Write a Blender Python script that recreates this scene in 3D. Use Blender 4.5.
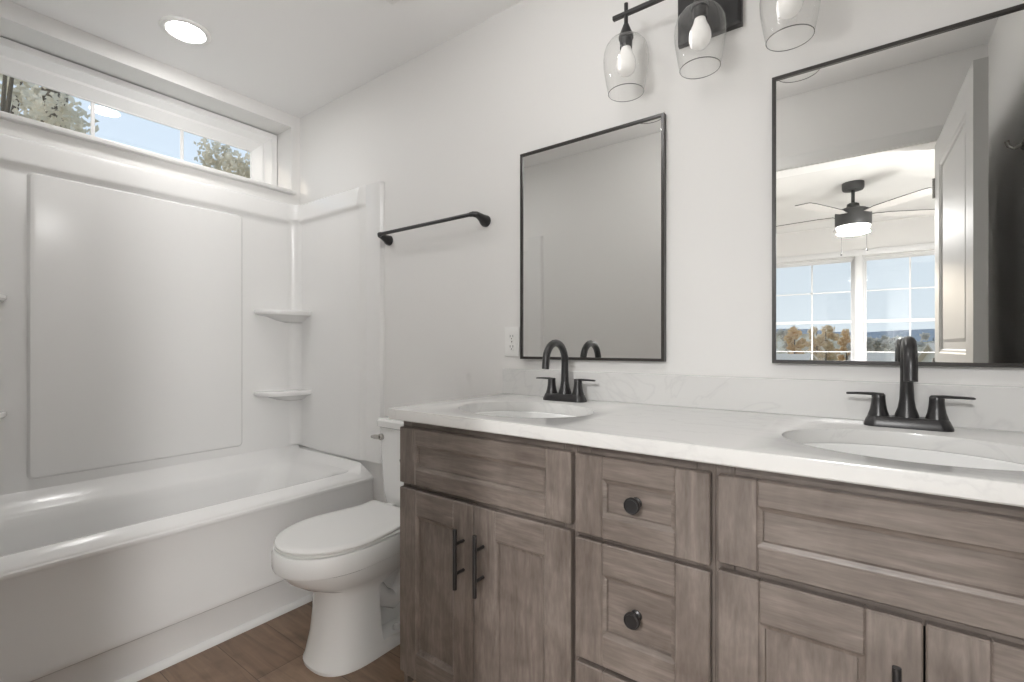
import bpy, bmesh, math, random
from mathutils import Vector, Matrix
PI = math.pi
for o in list(bpy.data.objects):
    bpy.data.objects.remove(o, do_unlink=True)
S = bpy.context.scene
COL = S.collection

# ---------------------------------------------------------------- camera
cd = bpy.data.cameras.new('camera'); cam = bpy.data.objects.new('camera', cd); COL.objects.link(cam)
cam.location = (0, -1.5, 1.12)
cam.rotation_euler = (PI / 2, 0, math.atan2(354, 478))
cd.sensor_width = 36; cd.lens = 478 / 1024 * 36; cd.shift_y = 5 / 1024
cd.clip_start = 0.02; cd.clip_end = 400
S.camera = cam

# ---------------------------------------------------------------- world / sun / exposure
S.view_settings.view_transform = 'Standard'
S.view_settings.look = 'None'
S.view_settings.gamma = 1
S.view_settings.use_curve_mapping = False
S.view_settings.exposure = 0.36
W = bpy.data.worlds.new('sky'); S.world = W; W.use_nodes = True
nt = W.node_tree; nt.nodes.clear()
wo = nt.nodes.new('ShaderNodeOutputWorld'); bg = nt.nodes.new('ShaderNodeBackground')
tc = nt.nodes.new('ShaderNodeTexCoord'); sx = nt.nodes.new('ShaderNodeSeparateXYZ')
cr = nt.nodes.new('ShaderNodeValToRGB')
nt.links.new(tc.outputs['Generated'], sx.inputs[0]); nt.links.new(sx.outputs['Z'], cr.inputs[0])
e = cr.color_ramp.elements
e[0].position = 0.0; e[0].color = (0.78, 0.86, 0.94, 1)
e[1].position = 1.0; e[1].color = (0.42, 0.62, 0.95, 1)
k = cr.color_ramp.elements.new(0.35); k.color = (0.60, 0.70, 0.82, 1)
nt.links.new(cr.outputs[0], bg.inputs[0]); bg.inputs[1].default_value = 1.0
nt.links.new(bg.outputs[0], wo.inputs[0])
sl = bpy.data.lights.new('sun', 'SUN'); sun = bpy.data.objects.new('sun', sl); COL.objects.link(sun)
sl.energy = 1.3; sl.color = (1.0, 0.86, 0.70); sl.angle = math.radians(2.0)
sun.rotation_euler = Vector((0.25, 1.0, -0.165)).to_track_quat('-Z', 'Y').to_euler()
FILL_GLOBE_E = 19.5; FAN_W = 82.0; CAN_E = 66.0; FILL_FLOOR_E = 190.0  # globe and floor values drive the two added fill lamps

# ---------------------------------------------------------------- materials
def mat(name, color, rough=0.5, metal=0.0, spec=0.5, coat=0.0, bump=None, emit=None):
    m = bpy.data.materials.new(name); m.use_nodes = True
    b = m.node_tree.nodes['Principled BSDF']
    b.inputs['Base Color'].default_value = (*color, 1)
    b.inputs['Roughness'].default_value = rough
    b.inputs['Metallic'].default_value = metal
    b.inputs['Specular IOR Level'].default_value = spec
    b.inputs['Coat Weight'].default_value = coat
    b.inputs['Coat Roughness'].default_value = 0.08
    N = m.node_tree.nodes; L = m.node_tree.links
    if bump:
        t = N.new('ShaderNodeTexCoord'); n = N.new('ShaderNodeTexNoise'); bp = N.new('ShaderNodeBump')
        n.inputs['Scale'].default_value = bump[0]; n.inputs['Detail'].default_value = 3
        bp.inputs['Strength'].default_value = bump[1]; bp.inputs['Distance'].default_value = bump[2]
        L.new(t.outputs['Object'], n.inputs['Vector']); L.new(n.outputs[0], bp.inputs['Height'])
        L.new(bp.outputs[0], b.inputs['Normal'])
    if emit:
        b.inputs['Emission Color'].default_value = (*emit[0], 1); b.inputs['Emission Strength'].default_value = emit[1]
    return m

def sr(r, g, b):
    f = lambda c: (c / 255 / 12.92) if c / 255 <= 0.04045 else ((c / 255 + 0.055) / 1.055) ** 2.4
    return (f(r), f(g), f(b))

M = {}
M['wall'] = mat('wall_paint', (0.835, 0.825, 0.81), 0.55, spec=0.3, bump=(220, 0.06, 0.002))
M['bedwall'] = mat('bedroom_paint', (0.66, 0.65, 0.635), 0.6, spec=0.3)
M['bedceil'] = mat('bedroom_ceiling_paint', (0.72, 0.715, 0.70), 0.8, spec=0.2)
M['ceil'] = mat('ceiling_paint', (0.93, 0.925, 0.92), 0.8, spec=0.2, bump=(150, 0.06, 0.002))
M['trim'] = mat('trim_paint', (0.82, 0.815, 0.80), 0.32, spec=0.5)
M['door'] = mat('door_paint', (0.58, 0.575, 0.565), 0.55, spec=0.2)
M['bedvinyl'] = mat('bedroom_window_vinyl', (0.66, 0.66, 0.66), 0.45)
M['vinyl'] = mat('window_vinyl', (0.90, 0.895, 0.885), 0.35)
M['acrylic'] = mat('tub_acrylic', (0.85, 0.845, 0.835), 0.20, spec=0.5, bump=(5, 0.10, 0.01))
M['porcelain'] = mat('porcelain', (0.87, 0.87, 0.86), 0.08, spec=0.5, coat=0.3)
M['seat'] = mat('seat_plastic', (0.84, 0.835, 0.82), 0.22)
M['black'] = mat('black_metal', (0.018, 0.017, 0.018), 0.32, metal=0.0, spec=0.6)
M['bronze'] = mat('dark_bronze_metal', (0.055, 0.05, 0.048), 0.28, metal=0.7)
M['frame'] = mat('mirror_frame_metal', (0.03, 0.026, 0.023), 0.32, spec=0.6)
M['chrome'] = mat('chrome', (0.75, 0.75, 0.75), 0.12, metal=1.0)
M['nickel'] = mat('nickel', (0.45, 0.44, 0.42), 0.25, metal=1.0)
M['mirror'] = mat('mirror_glass', (0.80, 0.80, 0.785), 0.0, metal=1.0)
M['plastic'] = mat('white_plastic', (0.88, 0.875, 0.86), 0.35)
M['slot'] = mat('dark_slot', (0.03, 0.03, 0.03), 0.6)
M['shadowgap'] = mat('cabinet_inside', (0.02, 0.018, 0.017), 0.8)
M['bulb'] = mat('bulb_white', (0.90, 0.89, 0.87), 0.12, emit=((1, 0.97, 0.93), 0.10))
M['lampglass'] = mat('frosted_lamp_glass', (0.9, 0.9, 0.88), 0.4, emit=((1, 0.97, 0.92), 2.0))
M['fillglobe'] = mat('added_fill_globe_glass', (0.9, 0.9, 0.88), 0.4, emit=((1, 0.99, 0.975), FILL_GLOBE_E))  # glow of the added bathroom fill globe
M['fillfloorglobe'] = mat('added_fill_floor_globe', (0.9, 0.9, 0.88), 0.4, emit=((1, 0.99, 0.975), FILL_FLOOR_E))  # glow of the added fill lamp in the bedroom
M['diffuser'] = mat('downlight_diffuser', (0.9, 0.9, 0.88), 0.5, emit=((1, 0.985, 0.965), CAN_E))
M['fanblade'] = mat('fan_blade', (0.62, 0.60, 0.58), 0.5)
M['fanmetal'] = mat('fan_metal', (0.035, 0.035, 0.035), 0.45)
M['carpet'] = mat('bedroom_carpet', (0.46, 0.44, 0.42), 0.95, spec=0.05, bump=(300, 0.4, 0.01))
M['roof'] = mat('roof_shingles', (0.80, 0.67, 0.54), 0.9, bump=(8, 0.4, 0.05))
M['siding'] = mat('house_siding', (0.80, 0.73, 0.64), 0.8)
M['hwin'] = mat('house_window_glass', (0.10, 0.12, 0.15), 0.1)
M['bark'] = mat('tree_bark', (0.15, 0.125, 0.095), 0.95, bump=(10, 0.6, 0.05))
M['hill'] = mat('wooded_hill', (0.40, 0.43, 0.47), 1.0, spec=0.0, bump=(0.4, 1.0, 2.0))
M['slope'] = mat('autumn_hillside', (0.6, 0.5, 0.36), 1.0, spec=0.0)
M['grass'] = mat('dry_grass', (0.46, 0.40, 0.25), 1.0, spec=0.0)

def noise_color(m, scale, stops, detail=5, vec_scale=(1, 1, 1), dist=0.0, bump=None, rough=None):
    N = m.node_tree.nodes; L = m.node_tree.links; b = N['Principled BSDF']
    t = N.new('ShaderNodeTexCoord'); mp = N.new('ShaderNodeMapping'); n = N.new('ShaderNodeTexNoise'); r = N.new('ShaderNodeValToRGB')
    mp.inputs['Scale'].default_value = vec_scale
    n.inputs['Scale'].default_value = scale; n.inputs['Detail'].default_value = detail; n.inputs['Distortion'].default_value = dist
    L.new(t.outputs['Object'], mp.inputs[0]); L.new(mp.outputs[0], n.inputs['Vector']); L.new(n.outputs[0], r.inputs[0])
    els = r.color_ramp.elements
    els[0].position, els[0].color = stops[0][0], (*stops[0][1], 1)
    els[1].position, els[1].color = stops[-1][0], (*stops[-1][1], 1)
    for p, c in stops[1:-1]:
        x = els.new(p); x.color = (*c, 1)
    L.new(r.outputs[0], b.inputs['Base Color'])
    if bump:
        bp = N.new('ShaderNodeBump'); bp.inputs['Strength'].default_value = bump[0]; bp.inputs['Distance'].default_value = bump[1]
        L.new(n.outputs[0], bp.inputs['Height']); L.new(bp.outputs[0], b.inputs['Normal'])
    return m

def wood(name, axis):
    m = mat(name, (0.1, 0.1, 0.1), 0.34, spec=0.5)
    v = {'v': (20, 20, 2.6), 'h': (2.6, 20, 20)}[axis]
    N = m.node_tree.nodes; L = m.node_tree.links; b = N['Principled BSDF']
    t = N.new('ShaderNodeTexCoord')
    def nz(vs, sc, det, dist):
        mp = N.new('ShaderNodeMapping'); mp.inputs['Scale'].default_value = vs
        n = N.new('ShaderNodeTexNoise'); n.inputs['Scale'].default_value = sc; n.inputs['Detail'].default_value = det
        n.inputs['Distortion'].default_value = dist
        L.new(t.outputs['Object'], mp.inputs[0]); L.new(mp.outputs[0], n.inputs['Vector']); return n
    a = nz(v, 1.5, 6, 1.6); c = nz((1, 1, 1), 9, 4, 0.8); f = nz((v[0] * 6, v[1] * 6, v[2] * 9), 1.5, 3, 0)
    mx = N.new('ShaderNodeMath'); mx.operation = 'MULTIPLY_ADD'; mx.inputs[1].default_value = 0.42
    L.new(a.outputs[0], mx.inputs[0])
    m2 = N.new('ShaderNodeMath'); m2.operation = 'MULTIPLY'; m2.inputs[1].default_value = 0.35
    L.new(c.outputs[0], m2.inputs[0]); L.new(m2.outputs[0], mx.inputs[2])
    m3 = N.new('ShaderNodeMath'); m3.operation = 'MULTIPLY_ADD'; m3.inputs[1].default_value = 0.23
    L.new(f.outputs[0], m3.inputs[0]); L.new(mx.outputs[0], m3.inputs[2])
    r = N.new('ShaderNodeValToRGB'); e = r.color_ramp.elements
    e[0].position = 0.32; e[0].color = (*WOOD[0], 1)
    e[1].position = 0.68; e[1].color = (*WOOD[2], 1)
    q = e.new(0.5); q.color = (*WOOD[1], 1)
    L.new(m3.outputs[0], r.inputs[0]); L.new(r.outputs[0], b.inputs['Base Color'])
    bp = N.new('ShaderNodeBump'); bp.inputs['Strength'].default_value = 0.08; bp.inputs['Distance'].default_value = 0.002
    L.new(m3.outputs[0], bp.inputs['Height']); L.new(bp.outputs[0], b.inputs['Normal'])
    return m
WOOD = [(0.110, 0.088, 0.075), (0.190, 0.158, 0.138), (0.290, 0.246, 0.220)]
M['wood_v'] = wood('stained_maple_vertical', 'v')
M['wood_h'] = wood('stained_maple_horizontal', 'h')

def quartz():
    m = mat('white_quartz', (0.82, 0.815, 0.80), 0.16, spec=0.5)
    N = m.node_tree.nodes; L = m.node_tree.links; b = N['Principled BSDF']
    t = N.new('ShaderNodeTexCoord'); n = N.new('ShaderNodeTexNoise'); n.inputs['Scale'].default_value = 2.6
    n.inputs['Detail'].default_value = 7; n.inputs['Distortion'].default_value = 1.6
    mp = N.new('ShaderNodeMapping'); mp.inputs['Rotation'].default_value = (0.3, 0.2, 0.6); mp.inputs['Scale'].default_value = (1.0, 2.2, 1.4)
    L.new(t.outputs['Object'], mp.inputs[0]); L.new(mp.outputs[0], n.inputs['Vector'])
    s = N.new('ShaderNodeMath'); s.operation = 'SUBTRACT'; s.inputs[1].default_value = 0.5; L.new(n.outputs[0], s.inputs[0])
    a = N.new('ShaderNodeMath'); a.operation = 'ABSOLUTE'; L.new(s.outputs[0], a.inputs[0])
    r = N.new('ShaderNodeValToRGB'); e = r.color_ramp.elements
    e[0].position = 0.0; e[0].color = (0.695, 0.69, 0.68, 1); e[1].position = 0.022; e[1].color = (0.744, 0.739, 0.725, 1)
    q = e.new(0.010); q.color = (0.722, 0.717, 0.704, 1)
    L.new(a.outputs[0], r.inputs[0]); L.new(r.outputs[0], b.inputs['Base Color'])
    return m
M['quartz'] = quartz()

def floor_mat():
    m = mat('vinyl_plank', (0.2, 0.14, 0.1), 0.38, spec=0.4)
    N = m.node_tree.nodes; L = m.node_tree.links; b = N['Principled BSDF']
    t = N.new('ShaderNodeTexCoord'); mp = N.new('ShaderNodeMapping'); br = N.new('ShaderNodeTexBrick')
    L.new(t.outputs['Object'], mp.inputs[0]); L.new(mp.outputs[0], br.inputs['Vector'])
    br.inputs['Scale'].default_value = 1; br.inputs['Brick Width'].default_value = 1.2; br.inputs['Row Height'].default_value = 0.18
    br.inputs['Mortar Size'].default_value = 0.0012; br.offset = 0.37
    br.inputs['Color1'].default_value = (0.215, 0.142, 0.098, 1); br.inputs['Color2'].default_value = (0.275, 0.19, 0.135, 1)
    br.inputs['Mortar'].default_value = (0.11, 0.075, 0.05, 1)
    m2 = N.new('ShaderNodeMapping'); m2.inputs['Scale'].default_value = (1.6, 14, 1)
    n = N.new('ShaderNodeTexNoise'); n.inputs['Scale'].default_value = 2.2; n.inputs['Detail'].default_value = 7; n.inputs['Distortion'].default_value = 0.9
    L.new(t.outputs['Object'], m2.inputs[0]); L.new(m2.outputs[0], n.inputs['Vector'])
    n2 = N.new('ShaderNodeTexNoise'); n2.inputs['Scale'].default_value = 7; n2.inputs['Detail'].default_value = 3
    L.new(t.outputs['Object'], n2.inputs['Vector'])
    r = N.new('ShaderNodeValToRGB'); r.color_ramp.elements[0].position = 0.3; r.color_ramp.elements[0].color = (0.74, 0.73, 0.71, 1)
    r.color_ramp.elements[1].position = 0.7; r.color_ramp.elements[1].color = (1.2, 1.19, 1.17, 1)
    L.new(n.outputs[0], r.inputs[0])
    r2 = N.new('ShaderNodeValToRGB'); r2.color_ramp.elements[0].position = 0.28; r2.color_ramp.elements[0].color = (0.72, 0.71, 0.70, 1)
    r2.color_ramp.elements[1].position = 0.5; r2.color_ramp.elements[1].color = (1.05, 1.05, 1.05, 1)
    L.new(n2.outputs[0], r2.inputs[0])
    x = N.new('ShaderNodeMixRGB'); x.blend_type = 'MULTIPLY'; x.inputs[0].default_value = 1
    y = N.new('ShaderNodeMixRGB'); y.blend_type = 'MULTIPLY'; y.inputs[0].default_value = 1
    L.new(br.outputs['Color'], x.inputs[1]); L.new(r.outputs[0], x.inputs[2])
    L.new(x.outputs[0], y.inputs[1]); L.new(r2.outputs[0], y.inputs[2]); L.new(y.outputs[0], b.inputs['Base Color'])
    return m
M['floor'] = floor_mat()

def thin_glass(name, tint=(0.97, 0.98, 0.98), edge=0.0, edgecol=(0.8, 0.8, 0.8)):
    m = bpy.data.materials.new(name); m.use_nodes = True
    N = m.node_tree.nodes; L = m.node_tree.links; N.clear()
    o = N.new('ShaderNodeOutputMaterial'); tr = N.new('ShaderNodeBsdfTransparent'); gl = N.new('ShaderNodeBsdfGlossy')
    tr.inputs[0].default_value = (*tint, 1); gl.inputs['Roughness'].default_value = 0.02
    fl = N.new('ShaderNodeLayerWeight'); fl.inputs[0].default_value = 0.5
    pw = N.new('ShaderNodeMath'); pw.operation = 'POWER'; pw.inputs[1].default_value = 5; L.new(fl.outputs['Facing'], pw.inputs[0])
    fr = N.new('ShaderNodeMath'); fr.operation = 'MULTIPLY_ADD'; fr.inputs[1].default_value = 0.8; fr.inputs[2].default_value = 0.03; L.new(pw.outputs[0], fr.inputs[0])
    mx = N.new('ShaderNodeMixShader'); L.new(fr.outputs[0], mx.inputs[0]); L.new(tr.outputs[0], mx.inputs[1]); L.new(gl.outputs[0], mx.inputs[2])
    out = mx
    if edge:
        lw = N.new('ShaderNodeLayerWeight'); lw.inputs[0].default_value = 0.22
        ml = N.new('ShaderNodeMath'); ml.operation = 'MULTIPLY'; ml.inputs[1].default_value = edge; L.new(lw.outputs['Facing'], ml.inputs[0])
        df = N.new('ShaderNodeBsdfDiffuse'); df.inputs[0].default_value = (*edgecol, 1)
        m3 = N.new('ShaderNodeMixShader'); L.new(ml.outputs[0], m3.inputs[0]); L.new(mx.outputs[0], m3.inputs[1]); L.new(df.outputs[0], m3.inputs[2]); out = m3
    L.new(out.outputs[0], o.inputs[0])
    return m
M['glass'] = thin_glass('window_glass')
M['shade'] = thin_glass('clear_shade_glass', (0.985, 0.985, 0.98), 0.28, (0.62, 0.62, 0.61))
M['shade_rim'] = mat('shade_glass_rim', (0.16, 0.16, 0.155), 0.1)

# ---------------------------------------------------------------- mesh builder
class MB:
    def __init__(s, *mats):
        s.bm = bmesh.new(); s.mats = list(mats); s.mi = 0; s.sm = []
    def use(s, m):
        if m not in s.mats: s.mats.append(m)
        s.mi = s.mats.index(m); return s
    def _fin(s, faces, smooth=False):
        for f in faces:
            f.material_index = s.mi; f.smooth = smooth
    def box(s, x0, x1, y0, y1, z0, z1, bev=0.0, seg=2):
        x0, x1 = min(x0, x1), max(x0, x1); y0, y1 = min(y0, y1), max(y0, y1); z0, z1 = min(z0, z1), max(z0, z1)
        t = bmesh.new()
        r = bmesh.ops.create_cube(t, size=1)
        for v in t.verts:
            v.co = Vector(((x0 + x1) / 2 + v.co.x * (x1 - x0), (y0 + y1) / 2 + v.co.y * (y1 - y0), (z0 + z1) / 2 + v.co.z * (z1 - z0)))
        if bev > 0:
            bmesh.ops.bevel(t, geom=list(t.edges), offset=bev, segments=seg, profile=0.5, affect='EDGES')
        s._merge(t, bev > 0 and seg > 1)
        return s
    def _merge(s, t, smooth, mtx=None):
        vm = {}
        for v in t.verts:
            vm[v] = s.bm.verts.new(mtx @ v.co if mtx else v.co)
        fs = []
        for f in t.faces:
            try: fs.append(s.bm.faces.new([vm[v] for v in f.verts]))
            except ValueError: pass
        s._fin(fs, smooth); t.free()
    def loft(s, rings, cap0=True, cap1=True, smooth=True, closed=True):
        vs = [[s.bm.verts.new(p) for p in r] for r in rings]
        n = len(vs[0]); fs = []
        for a, b in zip(vs, vs[1:]):
            for i in range(n if closed else n - 1):
                j = (i + 1) % n
                try: fs.append(s.bm.faces.new((a[i], a[j], b[j], b[i])))
                except ValueError: pass
        if cap0: fs.append(s.bm.faces.new(vs[0][::-1]))
        if cap1: fs.append(s.bm.faces.new(vs[-1]))
        s._fin(fs, smooth); return s
    def lathe(s, prof, n=32, origin=(0, 0, 0), axis='z', cap=True):
        """prof: [(r, h)]; axis: direction of h"""
        rings = []
        for r, h in prof:
            ring = []
            for i in range(n):
                a = 2 * PI * i / n; c, d = max(r, 1e-5) * math.cos(a), max(r, 1e-5) * math.sin(a)
                if axis == 'z': p = (c, d, h)
                elif axis == 'x': p = (h, c, d)
                elif axis == '-x': p = (-h, d, c)
                elif axis == 'y': p = (d, h, c)
                else: p = (c, -h, d)
                ring.append(Vector(p) + Vector(origin))
            rings.append(ring)
        return s.loft(rings, cap, cap)
    def tube(s, pts, r, n=12, cap=True, flat=None):
        pts = [Vector(p) for p in pts]
        rs = r if isinstance(r, (list, tuple)) else [r] * len(pts)
        rings = []; up = None
        for i, p in enumerate(pts):
            d = (pts[min(i + 1, len(pts) - 1)] - pts[max(i - 1, 0)]).normalized()
            if up is None:
                up = Vector((0, 0, 1)) if abs(d.z) < 0.9 else Vector((1, 0, 0))
            a = d.cross(up).normalized(); b = a.cross(d).normalized(); up = b
            ring = []
            for k in range(n):
                t = 2 * PI * k / n
                ra, rb = (rs[i], rs[i]) if flat is None else (rs[i] * flat[0], rs[i] * flat[1])
                ring.append(p + a * ra * math.cos(t) + b * rb * math.sin(t))
            rings.append(ring)
        return s.loft(rings, cap, cap)
    def prism(s, poly, axis, a, b, smooth=False):
        """poly: list of 2D points; axis 'y': (x,z) extruded in y; 'x': (y,z) in x; 'z': (x,y) in z"""
        f = {'y': lambda p, h: (p[0], h, p[1]), 'x': lambda p, h: (h, p[0], p[1]), 'z': lambda p, h: (p[0], p[1], h)}[axis]
        return s.loft([[f(p, a) for p in poly], [f(p, b) for p in poly]], True, True, smooth)
    def face(s, pts, smooth=False):
        s._fin([s.bm.faces.new([s.bm.verts.new(p) for p in pts])], smooth); return s
    def ico(s, c, r, sub=2, jit=0.0, rnd=None, sc=(1, 1, 1)):
        t = bmesh.new(); bmesh.ops.create_icosphere(t, subdivisions=sub, radius=r)
        for v in t.verts:
            if jit: v.co *= 1 + rnd.uniform(-jit, jit)
            v.co = Vector((v.co.x * sc[0], v.co.y * sc[1], v.co.z * sc[2])) + Vector(c)
        s._merge(t, not jit); return s
    def build(s, name, parent=None, kind=None, wn=True):
        bmesh.ops.recalc_face_normals(s.bm, faces=s.bm.faces)
        me = bpy.data.meshes.new(name); s.bm.to_mesh(me); s.bm.free()
        for m in s.mats: me.materials.append(m)
        o = bpy.data.objects.new(name, me); COL.objects.link(o)
        if parent: o.parent = parent
        if kind: o['kind'] = kind
        if wn and any(p.use_smooth for p in me.polygons):
            me.set_sharp_from_angle(angle=math.radians(32))
        return o

def thing(name, label, cat, loc=(0, 0, 0), rz=0, group=None):
    o = bpy.data.objects.new(name, None); COL.objects.link(o)
    o.empty_display_size = 0.05
    o.location = loc; o.rotation_euler = (0, 0, rz); o['label'] = label; o['category'] = cat
    if group: o['group'] = group
    return o
def tag(o, label, cat, group=None):
    o['label'] = label; o['category'] = cat
    if group: o['group'] = group
    return o
def dup(root, loc, label, rz=None):
    def cp(o, parent):
        c = o.copy(); COL.objects.link(c); c.parent = parent
        for ch in [q for q in COL.objects if q.parent == o]: cp(ch, c)
        return c
    r = cp(root, None); r.location = loc; r['label'] = label
    if rz is not None: r.rotation_euler = (0, 0, rz)
    return r

# ================================================================ ROOM SHELL
XL, XR, YF, ZC = -2.645, 0.43, -1.46, 2.446      # inner faces: left wall, right wall, door wall, ceiling
WT = 0.115
DX0, DX1, DZ = -0.56, 0.275, 2.06               # door opening
BX0, BX1, BY = -2.1, 1.7, -4.96                 # bedroom

MB(M['floor']).box(XL - .25, XR + .12, YF - WT, 0.12, -0.1, 0).build('floor', kind='structure')
MB(M['ceil']).box(XL - .25, XR + .12, YF - WT, 0.12, ZC, ZC + .1).build('ceiling', kind='structure')
MB(M['wall']).box(XL - .25, XR + .12, 0, 0.12, 0, ZC).build('wall_back', kind='structure')
MB(M['wall']).box(XR, XR + .12, YF, 0, 0, ZC).build('wall_right', kind='structure')
w = MB(M['wall'])
w.box(XL - .25, DX0 - .02, YF - WT, YF, 0, ZC).box(DX1 + .02, XR + .12, YF - WT, YF, 0, ZC).box(DX0 - .02, DX1 + .02, YF - WT, YF, DZ + .02, ZC)
w.build('wall_front', kind='structure')
# window wall with its drywall-wrapped recess
RY0, RY1, RZ0, RZ1 = -1.41, -0.051, 1.985, 2.372
XW = XL - 0.25
w = MB(M['wall'])
w.box(XW, XL, YF, 0, 0, RZ0).box(XW, XL, YF, 0, RZ1, ZC).box(XW, XL, RY1, 0, RZ0, RZ1).box(XW, XL, YF, RY0, RZ0, RZ1)
w.build('wall_left', kind='structure')
# window stool
o = MB(M['trim']).box(-2.79, -2.618, -1.43, -0.033, 1.986, 2.008, 0.006).build('trim_window_sill', kind='structure')

# door casing + jamb
c = MB(M['trim'])
cw = 0.062
for (x0, x1, z0, z1) in ((DX0 - .006 - cw, DX0 - .006, 0, DZ + .006 + cw), (DX1 + .006, DX1 + .006 + cw, 0, DZ + .006 + cw), (DX0 - .006, DX1 + .006, DZ + .006, DZ + .006 + cw)):
    c.box(x0, x1, YF - .004, YF + .011, z0, z1, 0.003)
    c.box(x0, x1, YF - WT - .011, YF - WT + .004, z0, z1, 0.003)
c.box(DX0 - .018, DX0, YF - WT - .003, YF + .003, 0, DZ).box(DX1, DX1 + .018, YF - WT - .003, YF + .003, 0, DZ).box(DX0 - .018, DX1 + .018, YF - WT - .003, YF + .003, DZ, DZ + .018)
c.build('trim_door_casing', kind='structure')
# baseboards
MB(M['trim']).box(XR - .013, XR, YF, -0.55, 0, 0.09, 0.003).build('baseboard_right', kind='structure')
MB(M['trim']).box(-1.90, -1.15, -.013, 0, 0, 0.09, 0.003).build('baseboard_back', kind='structure')
MB(M['trim']).box(-1.93, DX0 - .07, YF, YF + .013, 0, 0.09, 0.003).build('baseboard_front', kind='structure')

# ---------------------------------------------------------------- bathroom window
def window_vinyl(name, x_in, y0, y1, z0, z1, panes_y, axis='x', sgn=-1, rows=1, mid_rail=False, fw=(0.03, 0.028, 0.012, 0.045), depth=(0.0, 0.035, 0.0, 0.03), vm='vinyl'):
    """frame of nested steps; axis 'x': window in a wall whose normal is x (u=y); else normal is y (u=x). x_in = inner face, sgn = outward"""
    P = (lambda u, d, z: (x_in + sgn * d, u, z)) if axis == 'x' else (lambda u, d, z: (u, x_in + sgn * d, z))
    def rect(i, d): return [P(y0 + i, d, z0 + i), P(y1 - i, d, z0 + i), P(y1 - i, d, z1 - i), P(y0 + i, d, z1 - i)]
    fr = MB(M[vm]); ins = 0; d = 0
    rings = [rect(0, 0.085), rect(0, 0)]
    for k in range(4):
        ins += fw[k]; d += depth[k]; rings.append(rect(ins, d))
    rings.append(rect(ins, 0.085))
    fr.loft(rings, False, False, smooth=False)
    root = fr.build(name, kind='structure')
    g0, g1, h0, h1 = y0 + ins, y1 - ins, z0 + ins, z1 - ins
    bd = MB(M[vm])
    dg = d + 0.006
    def bar(u0, u1, v0, v1, da, db, mb):
        a, b = P(u0, da, v0), P(u1, db, v1)
        mb.box(a[0], b[0], a[1], b[1], a[2], b[2], 0.002, 1)
    for u0, u1, v0, v1 in ((g0 - .001, g0 + .006, h0, h1), (g1 - .006, g1 + .001, h0, h1), (g0, g1, h0 - .001, h0 + .006), (g0, g1, h1 - .006, h1 + .001)):
        bar(u0, u1, v0, v1, d - .003, d + .008, bd)
    bd.build('glazing_bead', root)
    for u in panes_y:
        m = MB(M[vm]); bar(u - .0075, u + .0075, h0, h1, dg - .004, dg + .004, m); m.build('muntin', root)
    if rows > 1:
        for r in range(1, rows):
            z = h0 + (h1 - h0) * r / rows
            if mid_rail and r == rows // 2:
                m = MB(M[vm]); bar(g0, g1, z - .016, z + .016, dg - .03, dg + .01, m); m.build('meeting_rail', root)
            else:
                m = MB(M[vm]); bar(g0, g1, z - .0065, z + .0065, dg - .004, dg + .004, m); m.build('muntin', root)
    a, b = P(g0, dg, h0), P(g1, dg + .004, h1)
    MB(M['glass']).box(a[0], b[0], a[1], b[1], a[2], b[2]).build('pane', root)
    return root
window_vinyl('window_1', -2.80, -1.405, -0.055, 1.96, 2.365, (-0.878, -0.52))

# ---------------------------------------------------------------- bathroom ceiling light and exhaust fan
dl = thing('recessed_downlight', 'round white recessed ceiling light above the bathtub', 'ceiling light', (-2.30, -0.70, ZC))
MB(M['plastic']).lathe([(0.066, -0.004), (0.072, -0.008), (0.086, -0.008), (0.092, -0.004), (0.093, 0.001)], 48).build('trim_ring', dl)
MB(M['diffuser']).lathe([(0.0, -0.0055), (0.06, -0.0055), (0.068, -0.004)], 48).build('diffuser', dl)
def area(name, loc, size, watts, color, rot=(0, 0, 0), spread=180):
    l = bpy.data.lights.new(name, 'AREA'); l.shape = 'DISK'; l.size = size; l.energy = watts; l.color = color; l.spread = math.radians(spread)
    o = bpy.data.objects.new(name, l); COL.objects.link(o); o.location = loc; o.rotation_euler = rot; return o

vf = thing('exhaust_fan', 'white square bathroom exhaust fan grille on the ceiling above the toilet', 'exhaust fan', (-1.345, -0.415, ZC))
g = MB(M['plastic']); g.box(-.125, .125, -.125, .125, -.012, 0.0, 0.005)
g.build('grille_plate', vf)
g = MB(M['slot'])
for i in range(9): g.box(-.1, .1, -.096 + i * .024, -.088 + i * .024, -.0126, -.0116)
g.build('slots', vf)

# added fill lamp: globe out of view above the frame, brightens the bathroom
dm = thing('added_fill_globe_light', 'added fill light, an unseen small white globe on a short stem from the bathroom ceiling', 'ceiling light', (-0.70, -0.80, ZC))
MB(M['nickel']).lathe([(0.0, -.001), (0.07, -.001), (0.072, -.016), (0.066, -.022), (0.0, -.022)], 40).build('base_ring', dm)
MB(M['nickel']).lathe([(0.0, -.02), (.010, -.02), (.010, -.20), (.030, -.205), (.030, -.228), (0, -.228)], 24).build('stem', dm)
MB(M['fillglobe']).lathe([(.02, -.222)] + [(.085 * math.sin(PI * i / 14), -.300 + .085 * math.cos(PI * i / 14)) for i in range(2, 15)], 40).build('globe_glass', dm)

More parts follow.
